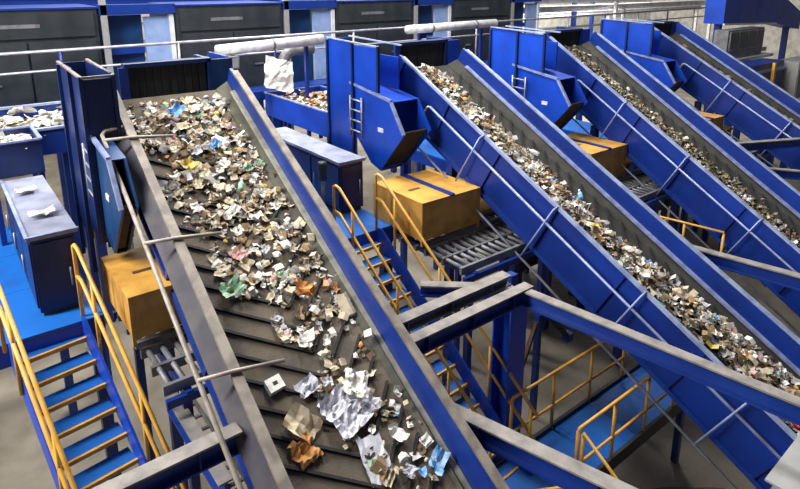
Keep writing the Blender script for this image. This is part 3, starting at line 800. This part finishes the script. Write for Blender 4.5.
ICO_F = [(0, 11, 5), (0, 5, 1), (0, 1, 7), (0, 7, 10), (0, 10, 11), (1, 5, 9), (5, 11, 4), (11, 10, 2), (10, 7, 6), (7, 1, 8), (3, 9, 4), (3, 4, 2), (3, 2, 6), (3, 6, 8), (3, 8, 9), (4, 9, 5), (2, 4, 11), (6, 2, 10), (8, 6, 7), (9, 8, 1)]
def lump_geo(rnd, a, b, c):
    vs_ = []
    for p in ICO_V:
        q = rnd.uniform(.6, 1.25)
        vs_.append((p.x * a * q, p.y * b * q, p.z * c * q + c))
    return vs_, ICO_F
def board_geo(rnd, w, h):
    t = 0.012
    kx = rnd.uniform(-.12, .2); bend = rnd.uniform(-.06, .1)
    pts = [(-w / 2, 0), (kx * w, bend), (w / 2, rnd.uniform(0, .05))]
    vs_ = []
    for (x, z) in pts:
        for y in (-h / 2 * rnd.uniform(.75, 1), h / 2 * rnd.uniform(.75, 1)):
            vs_ += [(x, y, z + .06), (x, y, z + t + .06)]
    fs = []
    for i in (0, 1):
        b = i * 4
        fs += [(b, b + 2, b + 6, b + 4), (b + 1, b + 5, b + 7, b + 3), (b, b + 4, b + 5, b + 1), (b + 2, b + 3, b + 7, b + 6)]
    fs += [(0, 1, 3, 2), (8, 10, 11, 9)]
    return vs_, fs
def piece(rnd, size):
    r = rnd.random()
    if r < .64: return sheet_geo(rnd, size * rnd.uniform(.7, 1.3), size * rnd.uniform(.6, 1.2), 4, size * .30, size * rnd.uniform(-.2, .5))
    if r < .91: return lump_geo(rnd, size * .50, size * .30, size * .20)
    return board_geo(rnd, size * 1.1, size * .8)
PAL = {
    0: (['white', 'cream', 'tan', 'brown', 'grey', 'blue', 'green', 'yellow', 'pink', 'lilac', 'black', 'orange'], [30, 32, 18, 12, 11, .7, 1, 2, 1.5, 3, 4, 1]),
    1: (['white', 'cream', 'tan', 'brown', 'grey', 'blue', 'green', 'yellow', 'pink', 'lilac', 'black', 'orange'], [28, 22, 18, 14, 12, 2.5, 1.5, 2, 3, 6, 8, 4]),
    2: (['moss', 'tan', 'brown', 'grey', 'cream', 'white', 'black'], [26, 12, 16, 18, 12, 6, 10]),
    3: (['moss', 'brown', 'grey', 'tan'], [10, 10, 10, 10]),
}
def pick(i):
    a, b = PAL[i]
    return rw.choices(a, b)[0]
def density(i, s, v):
    if i == 0:
        if s > 9.2: c, hw, d = -.02, .74, .95
        elif s > 7.7: c, hw, d = .05, .66, .8
        elif s > 6.6: c, hw, d = .12, .60, .7
        elif s > 5.7: c, hw, d = .28, .46, .55
        elif s > 5.2: c, hw, d = .28, .40, .28
        else: c, hw, d = .30, .42, .2
        # clumps and bare patches
        d *= 0.22 + 1.1 * (0.5 + 0.5 * math.sin(7.6 * s + 5.5 * v) * math.cos(6.3 * v - 2.2 * s + 1))
    elif i == 1:
        c = -.30 if s > 5.5 else (-.30 + (5.5 - s) * .16)
        hw, d = .48, 1.0
    elif i == 2:
        c, hw, d = -.26, .52, 1.0
    else:
        c, hw, d = -.1, .4, .5
    e = abs(v - c) / hw
    return d * max(0.0, min(1.0, (1.25 - e) * 2)), max(0.0, 1 - e * e)
def place(i, s, v, z, yaw, tilt, ta):
    nrm = Matrix.Rotation(yaw, 4, 'Z') @ Matrix.Rotation(tilt, 4, Vector((math.cos(ta), math.sin(ta), 0)))
    return CONV[i][1] @ Matrix.Translation((v, s, z)) @ nrm
keys = list(W.keys())
def layer(i, n, smin, smax, size, heap_h, label):
    mb = MB()
    cnt = 0
    tries = 0
    while cnt < n and tries < n * 12:
        tries += 1
        s = rw.uniform(smin, smax); v = rw.uniform(-.82, .76)
        d, e = density(i, s, v)
        if rw.random() > d: continue
        z = -.42 + rw.random() * heap_h * e
        k = pick(i); mb.cur = keys.index(k)
        sz = size * rw.uniform(.55, 1.35)
        vs_, fs = piece(rw, sz)
        m4 = place(i, s, v, z, rw.uniform(0, 6.28), rw.uniform(0, .55), rw.uniform(0, 6.28))
        mb.add([m4 @ Vector(p) for p in vs_], fs)
        cnt += 1
    me = mb.mesh('waste_layer', [W[k] for k in keys])
    o = bpy.data.objects.new('waste_layer', me); col.objects.link(o)
    return tag(o, label, 'waste', kind='stuff')
layer(0, 1200, 4.0, 10.3, 0.088, 0.045, 'loose layer of small paper and plastic shreds on the bare chevron belt')
layer(1, 3200, 1.5, 10.2, 0.10, 0.22, 'thick bank of small mixed waste piled along the paper-laden belt')
layer(2, 3200, 2.5, 10.4, 0.075, 0.14, 'thin brown-green mat of fine waste on the third inclined belt')
layer(3, 300, 3.0, 10.4, 0.13, 0.14, 'sparse brown waste lying on the outermost belt')

# individual pieces: a few meshes per kind and colour, shared by the copies
def variants(kind, colours, n, seed):
    rnd = random.Random(seed); out = []
    for c in colours:
        for k in range(n):
            if kind == 'paper': g = sheet_geo(rnd, 1, rnd.uniform(.6, 1), 5, .26, rnd.uniform(0, .4))
            elif kind == 'card': g = board_geo(rnd, 1, .75); g = ([(a, b, (z - .06) * 2.5) for a, b, z in g[0]], g[1])
            elif kind == 'film': g = sheet_geo(rnd, 1, .9, 6, .30, .25)
            else: g = lump_geo(rnd, .5, .4, .27)
            mb = MB(); mb.add(*g)
            out.append(mb.mesh(kind + '_' + c, W[c]))
    return out
VAR = {
    'paper': variants('paper', ['white', 'white', 'cream', 'cream', 'grey'], 3, 1),
    'card': variants('card', ['tan', 'cream', 'brown', 'orange'], 3, 2),
    'film': variants('film', ['lilac', 'white', 'white', 'lilac', 'green', 'blue'], 2, 3),
    'wad': variants('wad', ['cream', 'white', 'grey', 'tan', 'yellow', 'pink'], 2, 4),
}
NM = {'paper': ('paper_scrap', 'paper'), 'card': ('cardboard_scrap', 'cardboard'), 'film': ('plastic_film', 'plastic film'), 'wad': ('paper_wad', 'paper wad')}
CN = {'white': 'white', 'cream': 'cream', 'grey': 'grey', 'tan': 'tan', 'brown': 'dark brown', 'orange': 'orange-brown', 'lilac': 'pale lilac', 'green': 'pale green', 'blue': 'blue', 'yellow': 'yellow', 'pink': 'pinkish'}
KN = {'paper': 'crumpled %s paper scrap', 'card': 'bent %s cardboard piece', 'film': 'torn %s plastic film', 'wad': 'squashed %s paper wad'}
def waste_label(i, kind, me, s, v):
    c = CN[me.name.split('.')[0].split('_')[1]]
    if i == 2: z = 'in the brown-green waste mat'
    elif i == 0:
        z = 'close to the rubber curtain' if s > 8.6 else ('on the dense middle stretch' if s > 6.5 else 'on the sparse lower stretch')
        z += ' of the chevron belt, ' + ('rim side' if v < -.15 else ('skirt side' if v > .35 else 'mid belt'))
    else:
        z = 'near the head' if s > 7.5 else ('halfway' if s > 5 else 'near the crossing blue beam')
        z += ' on the paper-laden belt'
    return (KN[kind] % c) + ' ' + z
def scatter(i, n, smin, smax, size, zt):
    cnt = 0
    while cnt < n:
        s = rw.uniform(smin, smax); v = rw.uniform(-.76, .74)
        d, e = density(i, s, v)
        if rw.random() > d: continue
        kind = rw.choices(['paper', 'card', 'film', 'wad'], [42, 22, 12, 24])[0]
        me = rw.choice(VAR[kind])
        o = bpy.data.objects.new(NM[kind][0], me); col.objects.link(o)
        m4 = place(i, s, v, -.41 + zt * e * rw.uniform(.5, 1), rw.uniform(0, 6.28), rw.uniform(0, .45), rw.uniform(0, 6.28))
        sz = size * rw.uniform(.7, 1.35)
        o.matrix_world = m4 @ Matrix.Scale(sz, 4)
        lab = waste_label(i, kind, me, s, v)
        tag(o, lab, NM[kind][1], NM[kind][0].replace('_', ' ') + 's on ' + ANCH[i])
        cnt += 1
scatter(0, 185, 4.0, 10.2, 0.125, 0.06)
scatter(1, 100, 2.6, 10.0, 0.155, 0.20)
scatter(2, 15, 4.0, 10.2, 0.13, 0.12)

# ---- single large pieces on the bare chevron belt
def single(name, geo, m, s, v, z, yaw, tilt, label, cat, sc=1.0, smooth=False):
    mb = MB(); mb.add(*geo)
    o = mb.build(name, m, None, smooth)
    o.matrix_world = place(0, s, v, z, yaw, tilt, 0.4) @ Matrix.Scale(sc, 4)
    return tag(o, label, cat)
r5 = random.Random(5)
single('plastic_bag', sheet_geo(r5, .56, .46, 15, .085, .06), W['lilac'], 4.98, .10, -.41, .3, .05, 'large crumpled white plastic bag lying across the chevron belt', 'plastic bag')
single('plastic_bag', sheet_geo(r5, .30, .26, 10, .07, .06), W['white'], 5.15, .27, -.36, 1.0, .1, 'white torn plastic bag lying on the large crumpled bag', 'plastic bag')
single('newspaper_sheet', sheet_geo(r5, .27, .44, 7, .022, .02), W['lilac'], 4.42, .10, -.41, -.12, .04, 'flat white newspaper sheet lying alone near the foot of the chevron belt', 'newspaper')
single('paper_bag', sheet_geo(r5, .26, .26, 8, .09, .05), W['orange'], 4.80, -.50, -.42, .2, .05, 'crushed orange-brown paper bag against the grey rim of the chevron belt', 'paper bag')
single('paper_bag', sheet_geo(r5, .28, .34, 6, .10, .1), W['cream'], 5.02, -.44, -.41, .6, .1, 'creased cream paper bag above the orange-brown one on the chevron belt', 'paper bag')
single('plastic_bag', sheet_geo(r5, .24, .18, 7, .07, .1), W['lilac'], 5.36, -.22, -.41, .2, .05, 'small knotted pale bag beside the white carton on the chevron belt', 'plastic bag')
single('plastic_bag', sheet_geo(r5, .26, .22, 7, .09, .1), W['green'], 6.75, -.50, -.41, .2, .05, 'pale green plastic bag beside the rim of the chevron belt', 'plastic bag')
single('paper_bag', sheet_geo(r5, .20, .24, 7, .10, .1), W['orange'], 6.40, .26, -.36, .9, .1, 'orange crumpled wrapper among the white scraps on the chevron belt', 'wrapper')
single('plastic_bag', sheet_geo(r5, .20, .18, 6, .09, .1), W['pink'], 7.18, -.25, -.38, .2, .05, 'pink crumpled bag among the scraps on the chevron belt', 'plastic bag')
single('plastic_bag', sheet_geo(r5, .26, .18, 6, .08, .1), W['blue'], 9.85, -.15, -.30, .5, .05, 'blue plastic bag right under the rubber curtain of the chevron belt', 'plastic bag')
single('plastic_bag', sheet_geo(r5, .16, .14, 6, .07, .1), W['blue'], 9.02, .12, -.30, .5, .05, 'small bright blue bag in the middle of the chevron belt', 'plastic bag')
single('plastic_bag', sheet_geo(r5, .20, .16, 6, .07, .1), W['yellow'], 8.75, -.32, -.33, .5, .05, 'yellow crumpled bag near the grey rim of the chevron belt', 'plastic bag')
single('plastic_bag', sheet_geo(r5, .26, .16, 6, .06, .1), W['blue'], 4.10, .66, -.40, .5, .05, 'blue plastic bag at the skirt near the foot of the chevron belt', 'plastic bag')
single('cardboard_scrap', board_geo(r5, .16, .30), W['cream'], 6.10, .66, -.42, .1, .3, 'upright pale carton flap leaning on the skirt of the chevron belt', 'cardboard')
t = thing('carton', 'white square carton with a dark spot on the bare chevron belt', 'carton')
t.matrix_world = place(0, 5.52, -.50, -.42, .1, 0, 0)
MB().box(-.085, .085, -.075, .075, .012, .085).build('carton_body', W['white'], t)
MB().box(-.02, .03, -.02, .02, .085, .088).build('printed_spot', W['black'], t)
# a few bottles on the paper-laden belt, body and cap
def bottle(i, s, v, z, yaw, c, label):
    t = thing('plastic_bottle', label, 'bottle')
    t.matrix_world = place(i, s, v, z, yaw, 0, 0)
    mb = MB()
    prof = [(0, .03), (.01, .04), (.13, .04), (.17, .018), (.20, .018)]
    n = 10; vs_ = []; fs = []
    for (x, r_) in prof:
        for k in range(n):
            a = 2 * math.pi * k / n
            vs_.append((x - .1, r_ * math.cos(a), .045 + r_ * math.sin(a)))
    for j in range(len(prof) - 1):
        for k in range(n):
            fs.append((j * n + k, j * n + (k + 1) % n, (j + 1) * n + (k + 1) % n, (j + 1) * n + k))
    fs.append(tuple(range(n)))
    mb.add(vs_, fs).build('bottle_body', W[c], t, True)
    MB().tube([(.10, 0, .045), (.122, 0, .045)], .021, 10).build('bottle_cap', W['white' if c != 'white' else 'blue'], t, True)
bottle(1, 6.3, .02, -.20, .8, 'blue', 'blue plastic bottle lying on the paper-laden belt')
bottle(1, 7.4, -.02, -.18, 2.1, 'white', 'white plastic bottle with blue cap on the paper-laden belt')
bottle(0, 8.2, .20, -.31, 1.1, 'green', 'green plastic bottle lying on the chevron belt')

# ---- waste elsewhere
def fill(x0, x1, y0, y1, z, n, size, cols, label, hh=0.08):
    mb = MB()
    for k in range(n):
        mb.cur = keys.index(rw.choice(cols))
        vs_, fs = piece(rw, size * rw.uniform(.6, 1.4))
        m4 = Matrix.Translation((rw.uniform(x0, x1), rw.uniform(y0, y1), z + rw.uniform(0, hh))) @ Matrix.Rotation(rw.uniform(0, 6.28), 4, 'Z') @ Matrix.Rotation(rw.uniform(0, .5), 4, 'X')
        mb.add([m4 @ Vector(p) for p in vs_], fs)
    o = bpy.data.objects.new('waste_fill', mb.mesh('waste_fill', [W[k] for k in keys])); col.objects.link(o)
    return tag(o, label, 'waste', kind='stuff')
h = HOP[1]
t_ = MB().box(h[0] + .04, h[1] - .04, h[2] + .04, h[3] - .04, h[4] + .05, h[5] - .16).build('packed_waste', M['heap'])
tag(t_, 'packed dark waste filling the bright blue hopper', 'waste', kind='stuff')
fill(h[0] + .15, h[1] - .15, h[2] + .15, h[3] - .15, h[5] - .17, 130, .16, ['pink', 'white', 'cream', 'tan', 'grey', 'orange'], 'reddish and white scraps in the bright blue hopper')
h = HOP[0]
t_ = MB().box(h[0] + .04, h[1] - .04, h[2] + .04, h[3] - .04, h[4] + .05, h[5] - .16).build('packed_waste', M['heap'])
tag(t_, 'packed dark waste filling the hopper behind the dusty-lidded cabinet', 'waste', kind='stuff')
fill(h[0] + .12, h[1] - .12, h[2] + .12, h[3] - .12, h[5] - .17, 90, .16, ['white', 'cream', 'grey', 'lilac'], 'pale scraps in the hopper behind the dusty-lidded cabinet')
# cross belt with white paper behind the shade-darkened housing
t = thing('cross_belt', 'blue-sided cross belt piled with white paper behind the navy head housing', 'conveyor', (-5, 11.95, 4.9))
MB().box(0, 7.2, 0.0, 1.7, 0.28, 0.34).build('belt', M['belt'], t)
MB().box(0, 7.2, -0.06, 0.0, 0.1, 0.55).build('side_wall', M['deep'], t)
MB().box(0, 7.2, 1.7, 1.76, 0.1, 0.68).build('side_wall', M['deep'], t)
MB().box(0, 7.2, 1.68, 1.8, 0.68, 0.72).build('rim_flange', M['rimblue'], t)
MB().box(0, 7.2, -0.08, 0.02, 0.55, 0.59).build('rim_flange', M['rimblue'], t)
for xx in (0.3, 3.5, 6.9):
    for yy in (0.1, 1.6):
        MB().box(xx - .06, xx + .06, yy - .06, yy + .06, -4.88, 0.28).build('leg', M['deep'], t)
fill(-4.8, 2.1, 12.1, 13.5, 5.26, 420, .24, ['white', 'white', 'white', 'lilac', 'grey', 'cream'], 'bank of white paper scraps on the blue-sided cross belt', .28)
fill(9.9, 19.7, 8.5, 9.8, 1.82, 330, .22, ['moss', 'brown', 'grey', 'tan', 'cream', 'black', 'orange'], 'mixed brown waste in the dark transfer trough', .25)
# crumpled white sheet near the silver duct, paper on the lids
mb = MB(); mb.add(*sheet_geo(r5, .75, .85, 8, .12, .05))
o = mb.build('plastic_sheet', W['white']); o.matrix_world = Matrix.Translation((6.75, 13.45, 5.72)) @ Matrix.Rotation(R(62), 4, 'X') @ Matrix.Rotation(R(-15), 4, 'Z')
tag(o, 'crumpled white plastic sheet standing on the far corner of the bright blue hopper', 'plastic sheet')
for (x, y, z, s_, lab) in ((0.86, 8.75, 4.985, .30, 'white rag on the dusty cabinet lid, closer to the stairs'), (0.82, 9.9, 4.985, .26, 'white rag on the dusty cabinet lid, closer to the hopper')):
    mb = MB(); mb.add(*sheet_geo(r5, s_, s_ * .8, 6, .05, .03))
    o = mb.build('rag', W['white']); o.location = (x, y, z)
    tag(o, lab, 'rag')
mb = MB(); mb.add(*lump_geo(r5, .12, .12, .08)); o = mb.build('red_wrapper', M['red'])
o.matrix_world = CONV[1][1] @ Matrix.Translation((-.35, 2.15, -.3)); tag(o, 'red wrapper on the lower end of the paper-laden belt', 'wrapper')
